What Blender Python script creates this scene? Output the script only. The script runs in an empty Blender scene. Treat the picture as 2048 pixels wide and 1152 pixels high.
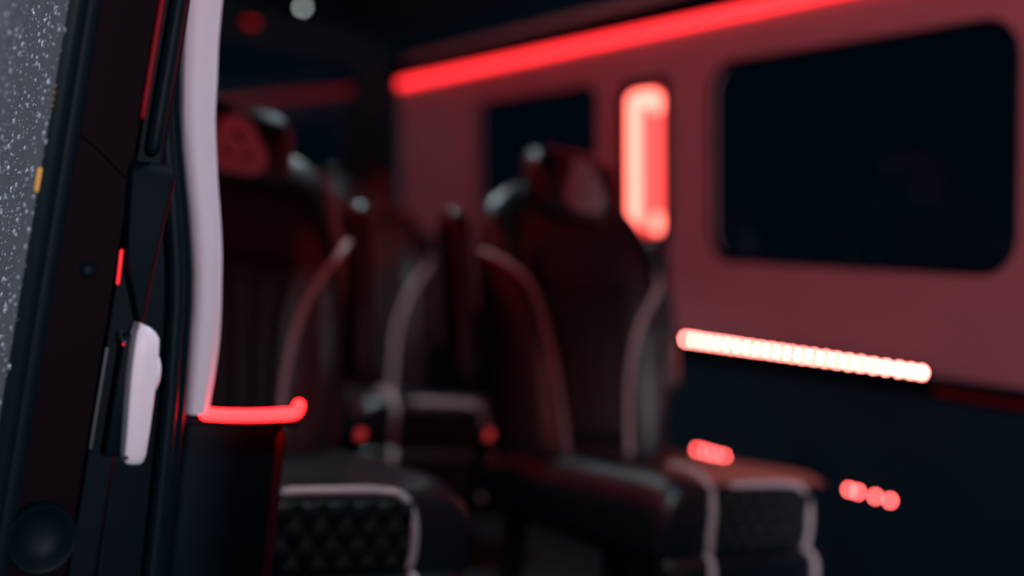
import bpy, bmesh, math, random
from mathutils import Vector, Matrix
random.seed(7)
sc = bpy.context.scene
COL = sc.collection
ZC = 1.40                      # camera height above the ground; heights h below are relative to it
FLOOR_H = -0.80                # van floor relative to the camera

# ------------------------------------------------------------------ camera
AZ, ROLL = math.radians(32.18), math.radians(6.05)
F = Vector((math.sin(AZ), math.cos(AZ), 0)); R0 = Vector((math.cos(AZ), -math.sin(AZ), 0)); U0 = Vector((0, 0, 1))
RV = R0*math.cos(ROLL) + U0*math.sin(ROLL); UV = -R0*math.sin(ROLL) + U0*math.cos(ROLL)
cam = bpy.data.cameras.new('camera'); cam.lens = 40; cam.sensor_width = 36
cam.dof.use_dof = True; cam.dof.focus_distance = 1.24; cam.dof.aperture_fstop = 1.12
cam.clip_start = .02
co = bpy.data.objects.new('camera', cam); COL.objects.link(co)
M = Matrix((RV, UV, -F)).transposed().to_4x4(); M.translation = (0, 0, ZC)
co.matrix_world = M
sc.camera = co
# ------------------------------------------------------------------ world, lights, exposure
w = bpy.data.worlds.new('night_sky'); sc.world = w; w.use_nodes = True
w.node_tree.nodes['Background'].inputs[0].default_value = (.12, .55, 1, 1)
w.node_tree.nodes['Background'].inputs[1].default_value = .04
def area_light(name, loc, target, size, energy, color):
    l = bpy.data.lights.new(name, 'AREA'); l.shape = 'DISK'; l.size = size; l.energy = energy; l.color = color
    o = bpy.data.objects.new(name, l); COL.objects.link(o); o.location = loc
    o.rotation_euler = (Vector(target)-Vector(loc)).to_track_quat('-Z', 'Y').to_euler()
    return o
STREET = area_light('street_light', (.04, -4.6, ZC+.9), (.4, 1.4, ZC-.1), .14, 182, (.95, .90, 1))
GLASS_FILL = area_light('glass_fill_light', (-4.2, 3.6, ZC+2.6), (.2, 1.4, ZC), .5, 165, (.88, .92, 1))  # added lamp, brightens the outer face of the rain window
sc.view_settings.view_transform = 'Standard'; sc.view_settings.look = 'None'
sc.view_settings.exposure = 0; sc.view_settings.gamma = 1; sc.view_settings.use_curve_mapping = False
sc.cycles.use_denoising = True
sc.cycles.sample_clamp_indirect = 4

# ------------------------------------------------------------------ materials
def srgb(*c): return tuple((v/255/12.92 if v/255 <= .04045 else ((v/255+.055)/1.055)**2.4) for v in c)
MATS = {}
def mat(name, col, rough=.5, spec=.5, metal=0, emit=None, strength=1, noise=None, bump=0, bscale=200, coat=0):
    m = bpy.data.materials.new(name); m.use_nodes = True
    nt = m.node_tree; b = nt.nodes['Principled BSDF']
    b.inputs['Base Color'].default_value = (*col, 1); b.inputs['Roughness'].default_value = rough
    b.inputs['Specular IOR Level'].default_value = spec; b.inputs['Metallic'].default_value = metal
    b.inputs['Coat Weight'].default_value = coat
    if emit:
        b.inputs['Emission Color'].default_value = (*emit, 1); b.inputs['Emission Strength'].default_value = strength
    tc = nt.nodes.new('ShaderNodeTexCoord')
    if noise:
        n = nt.nodes.new('ShaderNodeTexNoise'); n.inputs['Scale'].default_value = noise[0]; n.inputs['Detail'].default_value = 6
        r = nt.nodes.new('ShaderNodeMapRange'); r.inputs[3].default_value = 1-noise[1]; r.inputs[4].default_value = 1+noise[1]
        x = nt.nodes.new('ShaderNodeMix'); x.data_type = 'RGBA'; x.blend_type = 'MULTIPLY'; x.inputs[0].default_value = 1
        x.inputs[6].default_value = (*col, 1)
        nt.links.new(tc.outputs['Object'], n.inputs['Vector']); nt.links.new(n.outputs['Fac'], r.inputs[0])
        nt.links.new(r.outputs[0], x.inputs[7]); nt.links.new(x.outputs[2], b.inputs['Base Color'])
    if bump:
        n2 = nt.nodes.new('ShaderNodeTexVoronoi'); n2.inputs['Scale'].default_value = bscale
        bp = nt.nodes.new('ShaderNodeBump'); bp.inputs['Strength'].default_value = bump; bp.inputs['Distance'].default_value = .002
        nt.links.new(tc.outputs['Object'], n2.inputs['Vector']); nt.links.new(n2.outputs['Distance'], bp.inputs['Height'])
        nt.links.new(bp.outputs[0], b.inputs['Normal'])
    MATS[name] = m
    return m
def glass_mat(name, tint, film=0, film_col=(.3, .3, .33), rough=.03):
    m = bpy.data.materials.new(name); m.use_nodes = True; nt = m.node_tree
    for n in list(nt.nodes): nt.nodes.remove(n)
    out = nt.nodes.new('ShaderNodeOutputMaterial')
    t = nt.nodes.new('ShaderNodeBsdfTransparent'); t.inputs[0].default_value = (*tint, 1)
    g = nt.nodes.new('ShaderNodeBsdfGlossy'); g.inputs['Roughness'].default_value = rough; g.inputs['Color'].default_value = (.9, .95, 1, 1)
    fr = nt.nodes.new('ShaderNodeFresnel'); fr.inputs[0].default_value = 1.45
    mx = nt.nodes.new('ShaderNodeMixShader')
    geo = nt.nodes.new('ShaderNodeNewGeometry'); front = nt.nodes.new('ShaderNodeMath'); front.operation = 'SUBTRACT'; front.inputs[0].default_value = 1
    mul = nt.nodes.new('ShaderNodeMath'); mul.operation = 'MULTIPLY'
    nt.links.new(geo.outputs['Backfacing'], front.inputs[1]); nt.links.new(front.outputs[0], mul.inputs[0]); nt.links.new(fr.outputs[0], mul.inputs[1])
    nt.links.new(mul.outputs[0], mx.inputs[0]); nt.links.new(t.outputs[0], mx.inputs[1]); nt.links.new(g.outputs[0], mx.inputs[2])
    last = mx.outputs[0]
    if film:                                              # thin film of rain and grime on the outside
        d = nt.nodes.new('ShaderNodeBsdfDiffuse'); d.inputs[0].default_value = (*film_col, 1)
        tc = nt.nodes.new('ShaderNodeTexCoord'); n = nt.nodes.new('ShaderNodeTexNoise'); n.inputs['Scale'].default_value = 16; n.inputs['Detail'].default_value = 5
        r = nt.nodes.new('ShaderNodeMapRange'); r.inputs[1].default_value = .3; r.inputs[2].default_value = .7; r.inputs[3].default_value = film*.8; r.inputs[4].default_value = film
        m2 = nt.nodes.new('ShaderNodeMixShader')
        nt.links.new(tc.outputs['Object'], n.inputs['Vector']); nt.links.new(n.outputs['Fac'], r.inputs[0]); nt.links.new(r.outputs[0], m2.inputs[0])
        nt.links.new(last, m2.inputs[1]); nt.links.new(d.outputs[0], m2.inputs[2]); last = m2.outputs[0]
    nt.links.new(last, out.inputs[0])
    MATS[name] = m
    return m
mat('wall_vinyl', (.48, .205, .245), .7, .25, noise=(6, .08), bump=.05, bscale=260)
mat('black_carpet', (.003, .026, .042), .9, .15, bump=.3, bscale=500)
mat('ceiling_felt', (.001, .060, .100), .95, .1, bump=.2, bscale=400)
mat('rear_lining', (.002, .010, .016), .8, .2, bump=.1, bscale=300)
mat('black_plastic', (.0006, .0055, .0095), .5, .05, bump=.08, bscale=600)
mat('rubber', (.0008, .0075, .0115), .5, .10)
mat('paint', (.0040, .0010, .0026), .55, .04, noise=(9, .2))
mat('metal_dark', (.03, .035, .04), .4, .5, .6)
mat('leather', (.002, .008, .012), .30, .6, noise=(30, .15), bump=.25, bscale=420)
mat('leather_soft', (.002, .008, .011), .5, .35, noise=(30, .15), bump=.25, bscale=420)
mat('piping', (.60, .52, .53), .55, .3)
mat('emblem', (.42, .44, .46), .55, .3, noise=(40, .15))
mat('emblem_ink', (.03, .012, .016), .6, .3)
mat('white_plastic', (.78, .73, .80), .42, .4, noise=(14, .03))
mat('white_trim', (.54, .475, .535), .5, .4, noise=(8, .04))
mat('grey_rail', (.34, .31, .33), .4, .5)
mat('red_button', (.55, .03, .03), .35, .5, emit=(1, .07, .07), strength=.30)
mat('reflected_red', (.22, .004, .012), .5, .12)  # red of reflected strip light, put into the base colour
mat('led_top', (.2, .02, .02), .5, .3, emit=(1, .026, .032), strength=3.0)
mat('led_dot', (.2, .02, .02), .5, .3, emit=(1, .21, .175), strength=72)
mat('led_near', (.2, .02, .02), .5, .3, emit=(1, .03, .04), strength=16)
mat('led_dot_dim', (.2, .02, .02), .5, .3, emit=(1, .10, .10), strength=30)
mat('lamp_tube', (.3, .05, .05), .5, .3, emit=(1, .15, .115), strength=5.5)
mat('lamp_tube_dim', (.3, .05, .05), .5, .3, emit=(1, .07, .062), strength=2.6)
mat('lamp_panel', (.3, .03, .03), .5, .3, emit=(1, .055, .055), strength=1.5)
mat('led_bar', (.3, .03, .03), .5, .3, emit=(1, .0033, .0038), strength=36)
mat('lens_white', (.8, .8, .8), .4, .3, emit=(.78, .9, .9), strength=1.6)
mat('lens_bright', (.8, .8, .8), .4, .3, emit=(.78, .9, .9), strength=4)
mat('lens_red', (.4, .02, .02), .4, .3, emit=(1, .02, .03), strength=.28)
mat('amber_glow', (.6, .3, .06), .35, .5, emit=(1, .42, .07), strength=.20)  # glow standing in for an amber reflection on the glass
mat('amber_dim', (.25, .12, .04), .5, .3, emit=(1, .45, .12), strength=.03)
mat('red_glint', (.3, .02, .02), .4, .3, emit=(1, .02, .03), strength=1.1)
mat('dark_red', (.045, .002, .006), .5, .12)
mat('asphalt', (.035, .037, .042), .5, .5, noise=(5, .3), bump=.4, bscale=120)
mat('floor_vinyl', (.012, .014, .018), .6, .4, bump=.1, bscale=300)
mat('water', (.50, .54, .62), .08, .8, coat=.6)
glass_mat('tinted_glass', (.06, .30, .33))
glass_mat('rear_glass', (.05, .30, .34), rough=.02)
glass_mat('wet_glass', (.02, .03, .04), film=.75, film_col=(.20, .20, .225), rough=.12)

# ------------------------------------------------------------------ helpers
def tag(o, label=None, cat=None, group=None, kind=None):
    if label: o['label'] = label
    if cat: o['category'] = cat
    if group: o['group'] = group
    if kind: o['kind'] = kind
    return o
def empty(name, loc):
    o = bpy.data.objects.new(name, None); COL.objects.link(o); o.location = loc; o.empty_display_size = .1
    return o
def mesh(name, verts, faces, material, parent=None, smooth=True):
    me = bpy.data.meshes.new(name); me.from_pydata([tuple(v) for v in verts], [], faces)
    bm = bmesh.new(); bm.from_mesh(me); bmesh.ops.recalc_face_normals(bm, faces=bm.faces); bm.to_mesh(me); bm.free()
    me.materials.append(MATS[material])
    if smooth:
        for p in me.polygons: p.use_smooth = True
        me.set_sharp_from_angle(angle=math.radians(40))
    o = bpy.data.objects.new(name, me); COL.objects.link(o)
    if parent: o.parent = parent
    return o
def link_copy(src, parent):
    c = src.copy(); COL.objects.link(c); c.parent = parent
    return c
def copy_tree(o, parent=None):
    kids = [k for k in o.children]
    c = o.copy(); COL.objects.link(c); c.parent = parent
    for k in kids: copy_tree(k, c)
    return c
def loft(rings, cap=True, closed=True):
    n = len(rings[0]); v = [p for r in rings for p in r]; f = []
    for i in range(len(rings)-1):
        for j in range(n if closed else n-1):
            a, b = i*n+j, i*n+(j+1) % n
            f.append((a, b, b+n, a+n))
    if cap and closed:
        f.append(tuple(range(n-1, -1, -1))); f.append(tuple(range((len(rings)-1)*n, len(rings)*n)))
    return v, f
def smooth_path(pts, k=6):
    pts = [Vector(p) for p in pts]; out = []
    for i in range(len(pts)-1):
        p0 = pts[max(i-1, 0)]; p1 = pts[i]; p2 = pts[i+1]; p3 = pts[min(i+2, len(pts)-1)]
        for j in range(k):
            t = j/k
            out.append(.5*((2*p1)+(p2-p0)*t+(2*p0-5*p1+4*p2-p3)*t*t+(3*p1-p0-3*p2+p3)*t**3))
    out.append(pts[-1]); return out
def tube(pts, r, n=8, k=6, round_ends=True):
    P = smooth_path(pts, k) if k else [Vector(p) for p in pts]
    rings = []
    up = Vector((0, 0, 1))
    T0 = (P[1]-P[0]).normalized(); N = T0.cross(Vector((.31, .77, .55))).normalized()
    for i, p in enumerate(P):
        T = (P[min(i+1, len(P)-1)]-P[max(i-1, 0)]).normalized()
        N = (N - T*N.dot(T)).normalized(); B = T.cross(N)
        def ring(c, rr): return [c + (N*math.cos(2*math.pi*q/n)+B*math.sin(2*math.pi*q/n))*rr for q in range(n)]
        if i == 0 and round_ends: rings += [ring(p-T*r*.9, r*.3), ring(p-T*r*.6, r*.75)]
        rings.append(ring(p, r))
        if i == len(P)-1 and round_ends: rings += [ring(p+T*r*.6, r*.75), ring(p+T*r*.9, r*.3)]
    return loft(rings)
def bbox_mesh(x0, x1, y0, y1, z0, z1, bev=.004, seg=2):
    bm = bmesh.new(); bmesh.ops.create_cube(bm, size=1)
    for v in bm.verts:
        v.co = Vector((x0 if v.co.x < 0 else x1, y0 if v.co.y < 0 else y1, z0 if v.co.z < 0 else z1))
    if bev: bmesh.ops.bevel(bm, geom=bm.edges[:], offset=bev, segments=seg, affect='EDGES', profile=.5)
    bm.verts.index_update()
    v = [p.co.copy() for p in bm.verts]; f = [tuple(q.index for q in fc.verts) for fc in bm.faces]; bm.free()
    return v, f
def join(*vf):
    V, Fc = [], []
    for v, f in vf:
        k = len(V); V += list(v); Fc += [tuple(i+k for i in q) for q in f]
    return V, Fc
def xf(vf, fn): return [fn(Vector(p)) for p in vf[0]], vf[1]
def rrect(x0, x1, y0, y1, r, n=8):
    out = []
    for cx, cy, a0 in ((x1-r, y1-r, 0), (x0+r, y1-r, 90), (x0+r, y0+r, 180), (x1-r, y0+r, 270)):
        for i in range(n+1):
            a = math.radians(a0+90*i/n); out.append((cx+r*math.cos(a), cy+r*math.sin(a)))
    return out
def lerp_table(tab, x):
    if x <= tab[0][0]: return tab[0][1]
    for (a, b), (c, d) in zip(tab, tab[1:]):
        if x <= c:
            t = (x-a)/(c-a); t2 = t
            return b+(d-b)*t2
    return tab[-1][1]
def superring(cx, cy, hx, hy, n, p, z):
    out = []
    for i in range(n):
        a = 2*math.pi*i/n; c, s = math.cos(a), math.sin(a)
        out.append(Vector((cx+hx*math.copysign(abs(c)**(2/p), c), cy+hy*math.copysign(abs(s)**(2/p), s), z)))
    return out

# ------------------------------------------------------------------ the van shell
KW, XW = .14, 2.25                                        # far side wall leans inwards towards the roof
def W(y, h, off=0): return Vector((XW-KW*h-off, y, ZC+h))  # a point on that wall
def slab_with_holes(name, outer, holes, place, thick, material, parent=None):
    bm = bmesh.new(); edges = []
    for loop in [outer]+holes:
        vs = [bm.verts.new((a, b, 0)) for a, b in loop]
        for i in range(len(vs)): edges.append(bm.edges.new((vs[i], vs[(i+1) % len(vs)])))
    bmesh.ops.triangle_fill(bm, use_beauty=True, use_dissolve=False, edges=edges)
    r = bmesh.ops.extrude_face_region(bm, geom=bm.faces[:])
    for g in r['geom']:
        if isinstance(g, bmesh.types.BMVert): g.co.z = 1
    bm.verts.index_update()
    V = [place(v.co.x, v.co.y, v.co.z*thick) for v in bm.verts]; Fc = [tuple(v.index for v in f.verts) for f in bm.faces]; bm.free()
    return mesh(name, V, Fc, material, parent)

WIN_BIG = (1.515, 2.487, .143, .693)
WIN_SMALL = (3.045, 3.815, .143, .688)
LAMP = (2.69, 2.856, .205, .652)
big = rrect(*WIN_BIG, .085); small = rrect(*WIN_SMALL, .05)
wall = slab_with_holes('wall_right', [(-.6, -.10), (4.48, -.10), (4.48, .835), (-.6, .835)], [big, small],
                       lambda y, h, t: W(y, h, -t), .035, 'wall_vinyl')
tag(wall, 'pale upper side wall of the van lit red, holding two dark windows', 'wall', kind='structure')
def wall_box(name, y0, y1, h0, h1, o0, o1, material, parent=None, bev=.004):
    vf = bbox_mesh(y0, y1, h0, h1, o0, o1, bev)
    return mesh(name, [W(p[0], p[1], p[2]) for p in vf[0]], vf[1], material, parent)
wall_box('lower_panel', -.6, 4.48, FLOOR_H, -.102, -.03, .004, 'black_carpet', wall)
wall_box('ledge_trim', -.6, 4.48, -.150, -.104, .004, .018, 'black_plastic', wall)
wall_box('cove_trim', -.6, 4.48, .842, .885, -.02, .03, 'black_plastic', wall)

def window(name, loop, label):
    root = mesh(name, *(lambda vf: ([W(p[0], p[1], -.026+p[2]) for p in vf[0]], vf[1]))(
        (lambda n: ([(a, b, 0) for a, b in loop]+[(a, b, .005) for a, b in loop],
                    [tuple(range(n)), tuple(range(2*n-1, n-1, -1))]+[(i, (i+1) % n, n+(i+1) % n, n+i) for i in range(n)]))(len(loop))),
        'tinted_glass', smooth=False)
    tag(root, label, 'window', kind='structure')
    vf = tube([W(a, b, -.004) for a, b in loop+loop[:2]], .008, 8, 0, False)
    mesh('gasket', *vf, 'rubber', root)
    return root
window('window_1', big, 'large dark tinted window with rounded corners in the red lit wall')
window('window_2', small, 'smaller dark tinted window behind the right-hand seat headrest')

# ceiling (curved) and roof
prof = [(2.125, .885), (2.11, .92), (2.06, .965), (1.95, 1.0), (1.75, 1.02), (1.3, 1.03), (.9, 1.02), (.68, 1.0), (.56, .965), (.50, .90), (.47, .84)]
top = [(.40, .84), (.44, .95), (.55, 1.04), (.8, 1.08), (1.3, 1.10), (1.8, 1.08), (2.05, 1.05), (2.2, .98), (2.24, .885)]
loop = prof+top
ceil = mesh('ceiling', *loft([[Vector((x, y, ZC+h)) for x, h in loop] for y in (-.6, .8, 2.2, 3.4, 4.48)]), 'ceiling_felt')
tag(ceil, 'dark felt ceiling of the van', 'ceiling', kind='structure')
# floor, rear, near side wall, ground
fl = mesh('floor', *bbox_mesh(.36, 2.42, -.6, 4.55, ZC+FLOOR_H-.05, ZC+FLOOR_H, .003), 'floor_vinyl')
tag(fl, 'dark vinyl floor of the van', 'floor', kind='structure')
gr = mesh('ground', [(-14, -14, 0), (14, -14, 0), (14, 16, 0), (-14, 16, 0)], [(0, 1, 2, 3)], 'asphalt', smooth=False)
tag(gr, 'wet dark asphalt around the van', 'ground', kind='structure')
TR = math.tan(math.radians(1.4))
def RW(x, h, t): return Vector((x, 4.49-(h-.6)*TR+t, ZC+h))
rear_win = rrect(.62, 1.93, .08, .86, .07)
rw = slab_with_holes('wall_back', [(.36, FLOOR_H), (2.34, FLOOR_H), (2.2, .3), (2.13, .83), (2.1, 1.0), (1.9, 1.06), (.6, 1.06), (.44, .95), (.38, .3)],
                     [rear_win], RW, .04, 'rear_lining')
tag(rw, 'dark rear doors closing the back of the van', 'wall', kind='structure')
n = len(rear_win)
g3 = mesh('window_3', [RW(a, b, .012) for a, b in rear_win]+[RW(a, b, .017) for a, b in rear_win],
          [tuple(range(n)), tuple(range(2*n-1, n-1, -1))]+[(i, (i+1) % n, n+(i+1) % n, n+i) for i in range(n)], 'rear_glass', smooth=False)
tag(g3, 'dark rear window mirroring the red ceiling strip', 'window', kind='structure')

# near side wall behind the door opening
LEFT_T = [(-.205, .441), (-.148, .439), (-.07, .436), (-.025, .432), (.007, .427), (.052, .419), (.089, .411), (.133, .402), (.177, .395), (.227, .39), (.322, .385), (.52, .392), (.86, .43)]
def pil(h): return lerp_table(LEFT_T, h)
lw = mesh('wall_left', *loft([[Vector((x, y, ZC+h)) for x, y in ((.345+.02*h, 1.44), (.350+.02*h, 1.41), (pil(h)*.968-.016, 1.398), (pil(h)*.968-.004, 1.402), (pil(h)*.985-.001, 1.43), (pil(h)+.004, 1.475), (.383, 1.50), (.383, 4.5), (.345, 4.5))]
                              for h in (FLOOR_H, -.4, -.205, -.148, -.07, -.025, .007, .052, .089, .133, .177, .227, .322, .52, .86)]), 'black_plastic')
tag(lw, 'black side wall and pillar behind the open sliding door', 'wall', kind='structure')
mesh('aperture_seal', *tube([(pil(h)*.955-.022, 1.385, ZC+h) for h in (-.79, -.5, -.205, -.148, -.07, -.025, .007, .052, .089, .133, .177, .227, .322, .52, .83)], .010, 12), 'rubber', lw)
fd = mesh('added_wall_front', *loft([[Vector((x+.03*h, y, ZC+h)) for x, y in ((.335, -3.0), (.42, -3.0), (.42, -.62), (.38, -.60), (.335, -.62))] for h in (FLOOR_H, 0, .4, .86)]), 'black_plastic')  # unseen body side, placed to keep street light off the seats
tag(fd, 'unseen front side of the van body, added to block outside light', 'wall', kind='structure')

# white curved pillar trim
tr_pts = [(.392, .432, .52), (.387, .428, .40), (.385, .428, .322), (.387, .429, .271), (.39, .432, .227), (.395, .435, .177), (.402, .441, .133), (.411, .448, .089), (.419, .455, .052),
          (.427, .462, .007), (.432, .465, -.025), (.436, .469, -.07), (.437, .471, -.109), (.439, .470, -.148), (.440, .468, -.18), (.441, .466, -.205)]
rings = []
for i, (a, b, h) in enumerate(tr_pts):
    c, hw = (a+b)/2, (b-a)/2
    rings.append([Vector((c+hw*x, 1.45+y, ZC+h)) for x, y in ((-1, .022), (-1, .004), (-.9, -.003), (-.6, -.007), (0, -.009), (.6, -.007), (.9, -.003), (1, .004), (1, .022))])
t1 = mesh('trim_1', *loft(rings), 'white_trim')
tag(t1, 'curved white trim strip running down the door pillar', 'trim', kind='structure')
mesh('lip', *tube([(b+.001, 1.455, ZC+h) for a, b, h in tr_pts], .0035, 8, 3), 'white_trim', t1)

# ------------------------------------------------------------------ light fittings
def dome(c, axis, r, n=10):
    axis = Vector(axis).normalized(); u = axis.cross(Vector((0, 0, 1))).normalized(); v = axis.cross(u)
    rings = []
    for t, hh in ((1, 0), (.92, .35), (.66, .7), (.25, .93)):
        rings.append([Vector(c)+(u*math.cos(2*math.pi*i/n)+v*math.sin(2*math.pi*i/n))*r*t+axis*r*hh*.6 for i in range(n)])
    return loft(rings)
# ceiling strip along the top of the wall
ts = empty('light_strip', W(2.5, .83, .02)); off = ts.location
def rel(vf, o): return [Vector(p)-o for p in vf[0]], vf[1]
def rel_wall_box(name, y0, y1, h0, h1, o0, o1, m, parent, bev=.004):
    vf = bbox_mesh(y0, y1, h0, h1, o0, o1, bev)
    return mesh(name, [W(*p)-parent.location for p in vf[0]], vf[1], m, parent)
rel_wall_box('diffuser', -.3, 4.455, .806, .838, .002, .020, 'led_top', ts, .006)
rel_wall_box('channel', -.32, 4.475, .838, .846, .0, .026, 'black_plastic', ts, .002)
for y in (1.1, 2.3, 3.4): rel_wall_box('clip', y, y+.012, .8035, .8395, .0015, .0205, 'led_top', ts, .002)
tag(ts, 'long glowing red light strip along the top of the wall', 'light strip')
ns = empty('light_strip', (.50, 2.2, ZC+.845))  # unseen strip, added to wash the far wall evenly in red
mesh('diffuser', *rel(bbox_mesh(.482, .500, -2.2, 4.40, ZC+.83, ZC+.862, .006), ns.location), 'led_near', ns)  # glowing part of the added strip
mesh('channel', *rel(bbox_mesh(.470, .504, -2.22, 4.42, ZC+.8625, ZC+.870, .002), ns.location), 'black_plastic', ns)  # backing of the added strip
tag(ns, 'added red light strip, out of view above the open sliding door', 'light strip')
gr_ = empty('grab_rail', (1.998, 2.4, ZC+.87))
mesh('rail', *rel(tube([(2.0, -.4, ZC+.87), (2.0, 1, ZC+.87), (2.0, 3, ZC+.87), (2.0, 4.05, ZC+.868), (2.02, 4.17, ZC+.875), (2.06, 4.22, ZC+.90)], .015, 12, 4), gr_.location), 'grey_rail', gr_)
for y in (.4, 2.0, 3.3): mesh('bracket', *rel(tube([(2.0, y, ZC+.87), (2.03, y, ZC+.89), (2.09, y, ZC+.93)], .008, 8), gr_.location), 'black_plastic', gr_)
tag(gr_, 'grey grab rail running above the red light strip', 'rail')

def led_row(name, label, h, ys, dotmat, o_base, ext=.02, r=.0068):
    root = empty(name, W(sum(ys)/len(ys), h, o_base))
    rel_wall_box('channel', min(ys)-ext, max(ys)+ext, h-.011, h+.009, o_base, o_base+.007, 'black_plastic', root, .0015)
    axis = Vector((-1, -.05, -.14))
    first = None
    for y in ys:
        if first is None:
            vf = dome((0, 0, 0), axis, r); first = mesh('led', *vf, dotmat, root); o = first
        else: o = link_copy(first, root)
        o.location = W(y, h, o_base+.0065)-root.location
    return tag(root, label, 'light strip')
d = .0385
row = led_row('light_strip', 'bright strip of red dots along the ledge under the large window', -.096, [2.572-d*i for i in range(21)]+[1.768, 1.738], 'led_dot', .010)
rel_wall_box('red_ledge_lip', .4, 1.70, -.144, -.130, .0155, .022, 'reflected_red', row, .002)  # ledge lip with its reflected red painted in
led_row('light_strip', 'short red light low on the wall beside the right-hand seat', -.418, [2.533, 2.495, 2.457, 2.420], 'led_dot_dim', .002)
led_row('light_strip', 'short red light low on the wall, nearest the bottom right', -.418, [1.958, 1.930, 1.875, 1.83], 'led_dot_dim', .002)

# upright lamp between the windows
lamp = empty('wall_lamp', W((LAMP[0]+LAMP[1])/2, LAMP[2], .004))
y0, y1, h0, h1 = LAMP
outer = rrect(y0-.022, y1+.022, h0-.022, h1+.028, .018); inner = rrect(y0, y1, h0, h1, .03)
fr = slab_with_holes('frame', outer, [inner], lambda y, h, t: W(y, h, .001+t)-lamp.location, .012, 'black_plastic', lamp)
rel_wall_box('glow_panel', y0+.005, y1-.005, h0+.005, h1-.005, .001, .004, 'lamp_panel', lamp, .001)
lp = rrect(y0+.022, y1-.022, h0+.022, h1-.022, .022)
ya, yb, ha, hb = y0+.022, y1-.036, h0+.022, h1-.030
mesh('light_tube', *rel(tube([W(y, h, .014) for y, h in ((yb, ha), (yb, hb-.03), (yb-.012, hb-.004), (yb-.05, hb), (ya+.012, hb-.004), (ya, hb-.03))], .021, 12, 6), lamp.location), 'lamp_tube', lamp)
mesh('light_tube', *rel(tube([W(y, h, .010) for y, h in ((ya, hb-.06), (ya, ha+.05))], .014, 12, 0), lamp.location), 'lamp_tube_dim', lamp)
mesh('light_tube', *rel(tube([W(y, h, .012) for y, h in ((ya, ha+.035), (ya, ha+.0))], .016, 12, 0), lamp.location), 'lamp_tube', lamp)
tag(lamp, 'upright rounded red lamp on the wall between the two windows', 'lamp')

# small ceiling lamps
def ceiling_lamp(x, y, h, r, lens, label, light=None):
    e = empty('ceiling_lamp', (x, y, ZC+h))
    def ringz(rr, z): return [Vector((rr*math.cos(2*math.pi*i/20), rr*math.sin(2*math.pi*i/20), z)) for i in range(20)]
    mesh('housing', *loft([ringz(r*1.5, .03), ringz(r*1.5, -.003), ringz(r*1.3, -.008), ringz(r*1.05, -.008)]), 'black_plastic', e)
    mesh('lens', *loft([ringz(r*1.0, -.009), ringz(r*.95, -.014), ringz(r*.6, -.021), ringz(r*.2, -.024)]), lens, e)
    tag(e, label, 'lamp', 'ceiling lamps')
    if light:
        l = bpy.data.lights.new('lamp_light', 'AREA'); l.shape = 'DISK'; l.size = r*2; l.energy = light[0]; l.color = light[1]; l.spread = math.radians(light[2] if len(light) > 2 else 95)
        o = bpy.data.objects.new('lamp_light', l); COL.objects.link(o); o.parent = e; o.location = (0, 0, -.03)
    return e
COOL = (.55, .88, 1)
ceiling_lamp(1.56, 4.20, 1.005, .010, 'lens_bright', 'small white lamp on the dark ceiling at the top edge', (.8, COOL, 150))
ceiling_lamp(1.43, 4.40, .945, .03, 'lens_red', 'small dim red lamp at the back of the ceiling beside the white trim')
ceiling_lamp(1.28, 2.74, 1.018, .028, 'lens_white', 'small white lamp on the ceiling above the seats', (3.9, (.75, .92, 1)))
ceiling_lamp(.82, 1.12, 1.015, .028, 'lens_white', 'small white lamp on the ceiling above the door step', (3.6, COOL))

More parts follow.
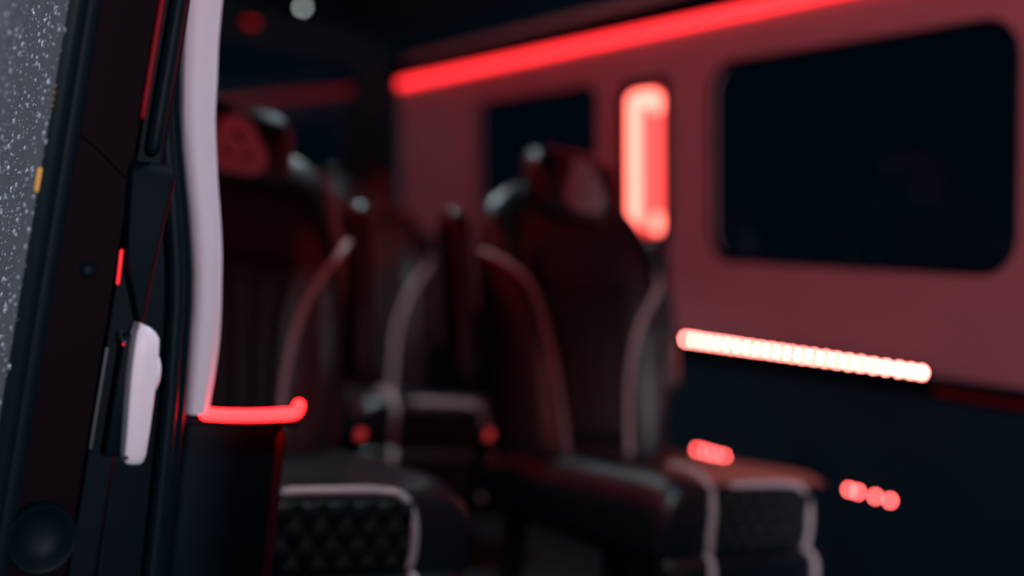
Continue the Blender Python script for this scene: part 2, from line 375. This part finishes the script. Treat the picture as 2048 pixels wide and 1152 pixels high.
# ------------------------------------------------------------------ seats
WT = [(.36, .215), (.42, .245), (.5, .255), (.65, .264), (.8, .272), (.86, .272), (.90, .262), (.935, .256), (.965, .243), (.99, .224), (1.01, .200), (1.03, .167), (1.045, .130), (1.056, .085)]
TT = [(.36, .55), (.42, 1), (.93, 1), (.97, .90), (1.0, .74), (1.02, .58), (1.04, .36), (1.056, .1)]
BT = [(.36, .01), (.45, .032), (.6, .05), (.75, .048), (.86, .03), (.93, .008), (1.0, 0)]
def yr(z): return (z-.45)*.29
def e4(s): return max(0, 1-abs(s)**4)**.5
def back_front(s, z):
    return lerp_table(TT, z)*.058*e4(s) + lerp_table(BT, z)*math.exp(-((abs(s)-.76)/.19)**2)*min(1, e4(s)*1.3)
def surfY(x, z): return yr(z)-back_front(x/lerp_table(WT, z), z)
def make_seat(emblem=True, buckles=(1,)):
    root = empty('passenger_seat', (0, 0, 0))
    N = 28; zs = [.36, .38, .42]+[.46+.03*i for i in range(15)]+[.90, .92, .94, .96, .975, .99, 1.003, 1.016, 1.028, 1.038, 1.048, 1.056]
    rings = []
    for z in zs:
        wz = lerp_table(WT, z); tz = lerp_table(TT, z)
        fr = [Vector((wz*math.sin(math.pi/2*(-1+2*i/N)), yr(z)-back_front(math.sin(math.pi/2*(-1+2*i/N)), z), z)) for i in range(N+1)]
        bk = [Vector((wz*math.sin(math.pi/2*(1-2*i/N)), yr(z)+tz*.062*e4(math.sin(math.pi/2*(1-2*i/N))), z)) for i in range(1, N)]
        rings.append(fr+bk)
    mesh('backrest', *loft(rings), 'leather', root)
    # fluted centre of the backrest
    V, Fc, nx, nz = [], [], 32, 10
    for j in range(nz+1):
        z = .46+.36*j/nz; hw = .086+.05*max(0, (z-.6)/.22)**1.5
        for i in range(nx+1):
            x = -hw+2*hw*i/nx; fl = abs(math.sin(math.pi*4*i/nx))
            V.append(Vector((x, surfY(x, z)-.001-.007*fl**.6*min(1, (nz-j)/3), z)))
    for j in range(nz):
        for i in range(nx):
            a = j*(nx+1)+i; Fc.append((a, a+1, a+nx+2, a+nx+1))
    o = mesh('back_insert', V, Fc, 'leather_soft', root)
    sm = o.modifiers.new('thick', 'SOLIDIFY'); sm.thickness = .006; sm.offset = 0
    for s in (-1, 1):
        pp = [(.268, .865), (.250, .855), (.216, .828), (.178, .785), (.148, .728), (.122, .65), (.106, .57), (.098, .50), (.095, .44)]
        mesh('piping', *tube([(s*x, surfY(x, z)-.0015, z) for x, z in pp], .0068, 8), 'piping', root)
    # headrest
    rings = []
    for z, hx, hy in ((.965, .07, .03), (.972, .105, .040), (.985, .122, .047), (1.02, .130, .052), (1.06, .132, .053), (1.095, .130, .051), (1.115, .122, .045), (1.128, .106, .036), (1.135, .075, .02)):
        rings.append(superring(0, yr(z)-.030, hx, hy, 32, 3.2, z))
    hd = mesh('headrest', *loft(rings), 'leather', root)
    rings = []
    for z in (.97, 1.0, 1.05, 1.09, 1.118, 1.13):
        k = 1 if z < 1.11 else .9
        rings.append([Vector((math.copysign(1, c)*.1335*abs(c)**.625*k, yr(z)-.030+.0545*math.copysign(abs(s_)**.625, s_)*k, z)) for c, s_ in ((math.cos(a), math.sin(a)) for a in [math.radians(195+150*i/14) for i in range(15)])])
    # emblem: rounded triangle with three short strokes
    zc = 1.045
    def on(x, z, lift): return Vector((x, yr(z)-.030-.052*max(.2, 1-(abs(x)/.132)**3.2)**(1/3.2)-lift, z))
    if emblem:
        nn = 36; V = []; Fc = []
        pick = []
        for i in range(nn):
            a = 2*math.pi*i/nn; r = .060*(1+.13*math.cos(3*(a-math.pi/2))); pick.append((r*math.cos(a), r*math.sin(a)*1.02-.003))
        for k, lf in ((1, -.002), (1, .0025), (.93, .004), (.5, .0042)):
            V += [on(x*k, zc+z*k, lf) for x, z in pick]
        for q in range(3):
            for i in range(nn): Fc.append((q*nn+i, q*nn+(i+1) % nn, (q+1)*nn+(i+1) % nn, (q+1)*nn+i))
        Fc.append(tuple(range(3*nn, 4*nn)))
        em = mesh('emblem', V, Fc, 'emblem', hd); tag(em, 'pale rounded triangle emblem')
        for (ax, az, bx, bz) in ((-.006, .026, .008, .012), (-.030, -.009, -.015, -.019), (.009, -.021, .026, -.016)):
            mesh('stroke', *tube([on(ax, zc+az, .005), on((ax+bx)/2, zc+(az+bz)/2, .0055), on(bx, zc+bz, .005)], .0042, 6, 2), 'emblem_ink', em)
    # cushion
    def cush(y):
        f = min(1, (y+.560)/.04); rr = math.sqrt(max(0, 1-(1-f)**2))
        return .245+.022*rr, .455+.014*rr - .035*min(1, max(0, (y+.56)/.5)), .335-.0*rr
    rings = []
    for y in (-.560, -.556, -.548, -.535, -.515, -.48, -.42, -.34, -.26, -.18, -.10, -.02, .03):
        hw, zt, zb = cush(y); up = [];
        for i in range(N+1):
            s = math.sin(math.pi/2*(-1+2*i/N)); b = .022*math.exp(-((abs(s)-.78)/.17)**2)*min(1, (y+.56)/.06)
            up.append(Vector((hw*s, y, zb+(zt-zb+b)*max(0, 1-abs(s)**7)**.4)))
        dn = [Vector((hw*.96*math.sin(math.pi/2*(1-2*i/N)), y, zb-.005)) for i in range(1, N)]
        rings.append(up+dn)
    cu = mesh('cushion', *loft(rings), 'leather', root)
    # quilted front of the cushion
    V, Fc, nx, nz = [], [], 48, 16
    for j in range(nz+1):
        for i in range(nx+1):
            x = -.130+.260*i/nx; z = .345+.104*j/nz
            u, v = x/.042, (z-.345)/.058
            q = min(abs(((u+v) % 1)-.5), abs(((u-v) % 1)-.5))       # 0.5 at the diamond seams
            dd = .008*max(0, 1-(2*max(abs(((u+v) % 1)-.5), abs(((u-v) % 1)-.5)))**3)
            V.append(Vector((x, -.5605-dd, z)))
    for j in range(nz):
        for i in range(nx):
            a = j*(nx+1)+i; Fc.append((a, a+1, a+nx+2, a+nx+1))
    o = mesh('quilted_panel', V, Fc, 'leather_soft', cu)
    sm = o.modifiers.new('thick', 'SOLIDIFY'); sm.thickness = .004; sm.offset = 0
    mesh('piping', *tube([(-.136, -.44, .482), (-.138, -.49, .482), (-.140, -.53, .474), (-.140, -.556, .452), (-.140, -.566, .415), (-.140, -.566, .365), (-.138, -.566, .345)], .0065, 8), 'piping', cu)
    mesh('piping', *tube([(-.08, -.553, .464), (0, -.554, .465), (.075, -.554, .464), (.110, -.558, .458), (.130, -.562, .437), (.138, -.566, .405), (.139, -.567, .365), (.136, -.566, .345)], .0065, 8), 'piping', cu)
    # leg rest below
    rings = []
    for z, k in ((.145, .5), (.15, .8), (.165, 1), (.30, 1), (.322, .96), (.332, .8), (.336, .5)):
        rings.append(superring(0, -.515, .25*(.94+.06*k), .07*k, 32, 5, z))
    lr = mesh('leg_rest', *loft(rings), 'leather', root)
    for s in (-1, 1): mesh('piping', *tube([(s*.137, -.558, .336), (s*.143, -.578, .325), (s*.146, -.588, .30), (s*.146, -.588, .24), (s*.144, -.588, .18)], .0065, 8), 'piping', lr)
    # folded armrests
    for s in (-1, 1):
        rings = []
        for z, k in ((.565, .45), (.570, .75), (.585, .95), (.62, 1), (.80, 1), (.90, 1.0), (.935, .95), (.952, .75), (.958, .4)):
            rings.append(superring(s*.312, yr(z)+.030, .030*k, .042*k, 20, 3, z))
        ar = mesh('armrest', *loft(rings), 'leather', root)
        mesh('hinge', *tube([(s*.262, yr(.60)+.03, .60), (s*.30, yr(.60)+.03, .60)], .022, 14, 2), 'black_plastic', ar)
    # belt buckle on the aisle side
    for s in buckles:
        bk = mesh('belt_buckle', *xf(bbox_mesh(-.013, .013, -.010, .010, -.05, .035, .004), lambda p: Vector((s*.285+p.x, -.005+p.y-.25*p.z, .445+p.z))), 'black_plastic', root)
        mesh('button', *xf(bbox_mesh(-.010, .010, -.012, .004, -.012, .010, .004), lambda p: Vector((s*.285+p.x, -.016+p.y-.25*p.z, .470+p.z))), 'red_button', bk)
        mesh('stalk', *tube([(s*.285, .015, .40), (s*.275, .03, .33), (s*.24, .04, .30)], .008, 8), 'black_plastic', bk)
    # pedestal
    for s in (-1, 1):
        mesh('leg', *join(bbox_mesh(s*.2-.02, s*.2+.02, -.40, -.36, .02, .34, .003), bbox_mesh(s*.2-.02, s*.2+.02, -.06, -.02, .02, .34, .003), bbox_mesh(s*.2-.025, s*.2+.025, -.46, .04, 0, .025, .003)), 'metal_dark', root)
    mesh('seat_base', *bbox_mesh(-.23, .23, -.44, .05, .30, .335, .006), 'black_plastic', root)
    return root
G = 'leather passenger seats in the van'
seat = make_seat(True)
tag(seat, 'black leather seat with emblem headrest partly hidden behind the white trim', 'seat', G)
seat2 = make_seat(True, (-1,)); tag(seat2, 'black leather seat with a bright emblem, in front of the upright wall lamp', 'seat', G)
seat3 = make_seat(False, ()); tag(seat3, 'dark seat in the row behind, seen through the gap between the two front seats', 'seat', G)
seat.location = (.728, 2.155, ZC+FLOOR_H)
seat2.scale.z = 1.012; seat.scale.z = .995
for st, dz in ((seat, -.014), (seat2, .0)):
    for k in st.children:
        if k.name.startswith('headrest'): k.location.z = dz
seat2.location = (1.595, 2.155, ZC+FLOOR_H)
seat2.rotation_euler.z = math.radians(3.5)
seat3.location = (1.535, 3.30, ZC+FLOOR_H)

# ------------------------------------------------------------------ console beside the door step
con = empty('side_console', (.515, 1.50, ZC+FLOOR_H))
c0 = con.location
rings = []
for h, k in ((FLOOR_H+.0, 1), (-.5, 1), (-.235, 1), (-.222, .97)):
    rings.append([Vector((.445+.075+(x-.075)*k, 1.47+.04+(y-.04)*k, ZC+h))-c0 for x, y in rrect(0, .140, 0, .08, .012, 4)])
mesh('body', *loft(rings), 'black_plastic', con)
mesh('top_plate', *rel(bbox_mesh(.443, .602, 1.468, 1.555, ZC-.222, ZC-.214, .003), c0), 'black_plastic', con)
mesh('light_bar', *rel(tube([(.470, 1.463, ZC-.206), (.50, 1.463, ZC-.207), (.54, 1.463, ZC-.206), (.58, 1.463, ZC-.203), (.594, 1.463, ZC-.200), (.598, 1.463, ZC-.190)], .0085, 12, 4), c0), 'led_bar', con)
mesh('lit_edge', *rel(tube([(.578, 1.482, ZC-.235), (.578, 1.482, ZC-.4), (.578, 1.482, ZC-.79)], .0125, 12, 3), c0), 'dark_red', con)  # console edge lit by the bar, that red put into the colour
tag(con, 'black console with a glowing red bar across its top, below the white trim', 'console')

# ------------------------------------------------------------------ open sliding door
DX, DK = .1893, .056
door = empty('door_1', (DX-.04, 1.15, ZC-.80)); d0 = door.location
def D(x, y, h): return Vector((x+DK*h, y, ZC+h))-d0           # x measured at camera height; door leans inwards upwards
def strip(name, prof, h0, h1, material, parent=None, n=2):
    return mesh(name, *loft([[D(x, y, h0+(h1-h0)*i/n) for x, y in prof] for i in range(n+1)]), material, parent or door)
strip('rubber_seal', [(DX+.001, 1.19), (DX, 1.16), (DX+.003, 1.150), (DX+.010, 1.148), (DX+.012, 1.146), (DX+.019, 1.1455), (DX+.024, 1.149), (DX+.026, 1.16), (DX+.026, 1.19)], -.78, .70, 'rubber')
strip('edge_panel', [(DX+.0245, 1.157), (DX+.078, 1.157), (DX+.082, 1.162), (DX+.082, 1.20), (DX+.0245, 1.20)], -.78, .70, 'paint')
strip('core', [(DX+.010, 1.17), (DX+.075, 1.17), (DX+.085, 1.9), (DX+.085, 2.4), (DX+.010, 2.4)], -.78, -.32, 'black_plastic')
strip('inner_panel', [(DX+.083, 1.160), (DX+.105, 1.158), (DX+.110, 1.165), (DX+.110, 2.4), (DX+.083, 2.4)], -.78, .70, 'black_plastic')
strip('outer_panel', [(DX-.0005, 1.165), (DX+.006, 1.165), (DX+.006, 2.4), (DX-.0005, 2.4)], -.78, -.322, 'paint')
strip('header', [(DX+.003, 1.17), (DX+.08, 1.17), (DX+.08, 2.4), (DX+.003, 2.4)], .64, .70, 'paint')
# lip with the reflected red painted into its colour, in two lengths
mesh('edge_lip', *tube([D(.272, 1.150, .70), D(.270, 1.150, .40), D(.2685, 1.150, .246), D(.2685, 1.151, .13)], .0032, 10, 4), 'reflected_red', door)
mesh('edge_gasket', *tube([D(.285, 1.148, .70), D(.284, 1.148, .3), D(.283, 1.148, .10)], .0075, 10, 4), 'rubber', door)
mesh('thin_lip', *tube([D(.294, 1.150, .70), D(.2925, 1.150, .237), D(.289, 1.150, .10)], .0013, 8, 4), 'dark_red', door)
# latch cover below
cov = [[D(.2635+a, 1.140+b, .083-.012*q) for a, b in ((0, .02), (0, .003*q), (.006, 0), (.036, .003), (.0415, .010), (.0415, .02))] for q in (0, 1)]
cov = []
for h, xa, xb, dy in ((.086, .266, .304, .012), (.080, .264, .3055, .004), (.07, .2635, .306, 0), (0, .271, .301, 0), (-.02, .275, .2995, 0), (-.075, .2945, .298, .002), (-.085, .296, .298, .006)):
    cov.append([D(x, 1.139+dy+b, h) for x, b in ((xa, .022), (xa, .004), (xa+.002, 0), (xb-.002, 0), (xb, .004), (xb, .022))])
mesh('latch_cover', *loft(cov), 'black_plastic', door)
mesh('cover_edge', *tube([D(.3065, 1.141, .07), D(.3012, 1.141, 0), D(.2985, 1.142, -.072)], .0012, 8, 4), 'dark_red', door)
mesh('edge_glint', *tube([D(.2690, 1.1495, -.004), D(.2697, 1.149, -.020), D(.2705, 1.1495, -.036)], .0017, 10, 4), 'red_glint', door)  # red reflection on the door edge, built as a glowing sliver
mesh('edge_crease', *tube([D(.209, 1.1562, .106), D(.235, 1.1562, .090), D(.262, 1.1562, .068)], .0012, 6, 3), 'paint', door)
# rubber stop, lower roller cap
mesh('stop_button', *dome(D(.2425, 1.157, -.026), (0, -1, .15), .0085, 16), 'rubber', door)
rings = [[D(.238, 1.157, -.285)+Vector((r*math.cos(a)*.95, -t, r*math.sin(a))) for a in [2*math.pi*i/28 for i in range(28)]] for r, t in ((.034, 0), (.034, .014), (.0325, .0165), (.030, .016), (.024, .009), (.013, .005), (.004, .004))]
mesh('roller_cap', *loft(rings), 'rubber', door)
# recessed latch pocket beside the handle
strip('latch_pocket', [(.270, 1.1565), (.270, 1.153), (.2725, 1.1525), (.2735, 1.1565)], -.20, -.10, 'metal_dark')
# white handle
hp = []
for h, xa, xb, y_ in ((-.0725, .2925, .2945, 1.128), (-.0755, .2915, .3025, 1.124), (-.080, .2895, .3085, 1.121), (-.086, .2885, .3125, 1.119), (-.10, .2885, .3140, 1.118), (-.125, .2895, .3155, 1.117), (-.15, .2915, .3165, 1.117), (-.18, .2945, .3175, 1.118), (-.200, .2965, .3180, 1.120), (-.2075, .2985, .3170, 1.122), (-.2105, .3015, .3150, 1.126)):
    hw, c = (xb-xa)/2, (xa+xb)/2
    hp.append([D(c+hw*a, y_+b, h) for a, b in ((-1, .026), (-1, .004), (-.93, .001), (-.7, 0), (.0, -.001), (.6, 0), (.9, .002), (1, .006), (1, .026))])
hd = mesh('handle', *loft(hp), 'white_plastic', door); tag(hd, 'white pull handle')
rings = [[D(.3155+t, 1.134, -.121)+Vector((0, .9*r*math.cos(a), r*1.5*math.sin(a)-.056*0)) for a in [2*math.pi*i/20 for i in range(20)]] for r, t in ((.0125, -.004), (.0125, .0005), (.011, .003), (.007, .0050), (.002, .0058))]
mesh('knob', *loft(rings), 'white_plastic', hd)
mesh('screw', *dome(D(.2985, 1.1205, -.203), (-.3, -1, 0), .0022, 8), 'metal_dark', hd)
mesh('handle_mount', *rel(xf(bbox_mesh(.282, .300, 1.138, 1.165, -.205, -.085, .003), lambda p: D(p.x, p.y, p.z)+d0), d0), 'black_plastic', door)
mesh('catch', *tube([D(.2785, 1.140, -.082), D(.2795, 1.136, -.09), D(.284, 1.135, -.093)], .0013, 6, 3), 'metal_dark', door)
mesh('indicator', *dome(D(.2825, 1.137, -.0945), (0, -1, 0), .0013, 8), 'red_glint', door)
# window of the door, rain on it
pane = mesh('window_pane', [D(x, y, h) for x, y in ((DX+.001, 1.172), (DX+.006, 1.172)) for h in (-.33, .66)]+[D(x, 2.38, h) for x in (DX+.001, DX+.006) for h in (-.33, .66)],
            [(0, 1, 3, 2), (4, 6, 7, 5), (0, 4, 5, 1), (2, 3, 7, 6), (0, 2, 6, 4), (1, 5, 7, 3)], 'wet_glass', door, smooth=False)
V, Fc = [], []
def drop(y, h, r, stretch):
    k = len(V); n = 8
    for t, hh in ((1, 0), (.9, .42), (.55, .78)):
        for i in range(n):
            a = 2*math.pi*i/n
            V.append(D(DX+.001-r*hh*.75, y+r*t*math.cos(a), h+r*t*math.sin(a)*stretch-(.25*r*stretch*(1-t))))
    V.append(D(DX+.001-r*.68, y, h-.2*r*stretch))
    for q in range(2):
        for i in range(n): Fc.append((k+q*n+i, k+q*n+(i+1) % n, k+(q+1)*n+(i+1) % n, k+(q+1)*n+i))
    for i in range(n): Fc.append((k+2*n+i, k+2*n+(i+1) % n, k+3*n))
for i in range(2600):
    y = 1.175+(random.random()**1.25)*.72; h = random.uniform(-.25, .40)
    big_ = random.random()
    r = random.uniform(.0006, .0013) if big_ < .78 else random.uniform(.0014, .0034)
    if y < 1.24 and random.random() < .62: continue
    if h < .0 and random.random() < .35: continue
    drop(y, h, r, random.uniform(.9, 1.5))
for i in range(46): drop(random.uniform(1.178, 1.30), random.uniform(-.2, .30), random.uniform(.0019, .0032), 1)
rd = mesh('raindrops', V, Fc, 'water', pane); tag(rd, 'raindrops scattered over the window glass', kind='stuff')
def glint_bars(h, L, name, m='amber_glow'):
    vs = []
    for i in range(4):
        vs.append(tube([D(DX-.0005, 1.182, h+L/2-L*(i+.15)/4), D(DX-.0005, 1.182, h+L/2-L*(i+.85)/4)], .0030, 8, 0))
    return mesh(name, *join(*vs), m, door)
glint_bars(.056, .021, 'amber_glint')  # amber light reflected in the glass, drawn as glowing bars
for q in range(4): mesh('amber_glint', *dome(D(DX+.0006, 1.1805, .148-.0065*q), (-1, 0, 0), .0022, 8), 'amber_dim', door)  # fainter amber reflection, built as glowing dots
tag(door, 'open sliding door at the left with a rain-spotted window and white handle', 'door', kind='structure')
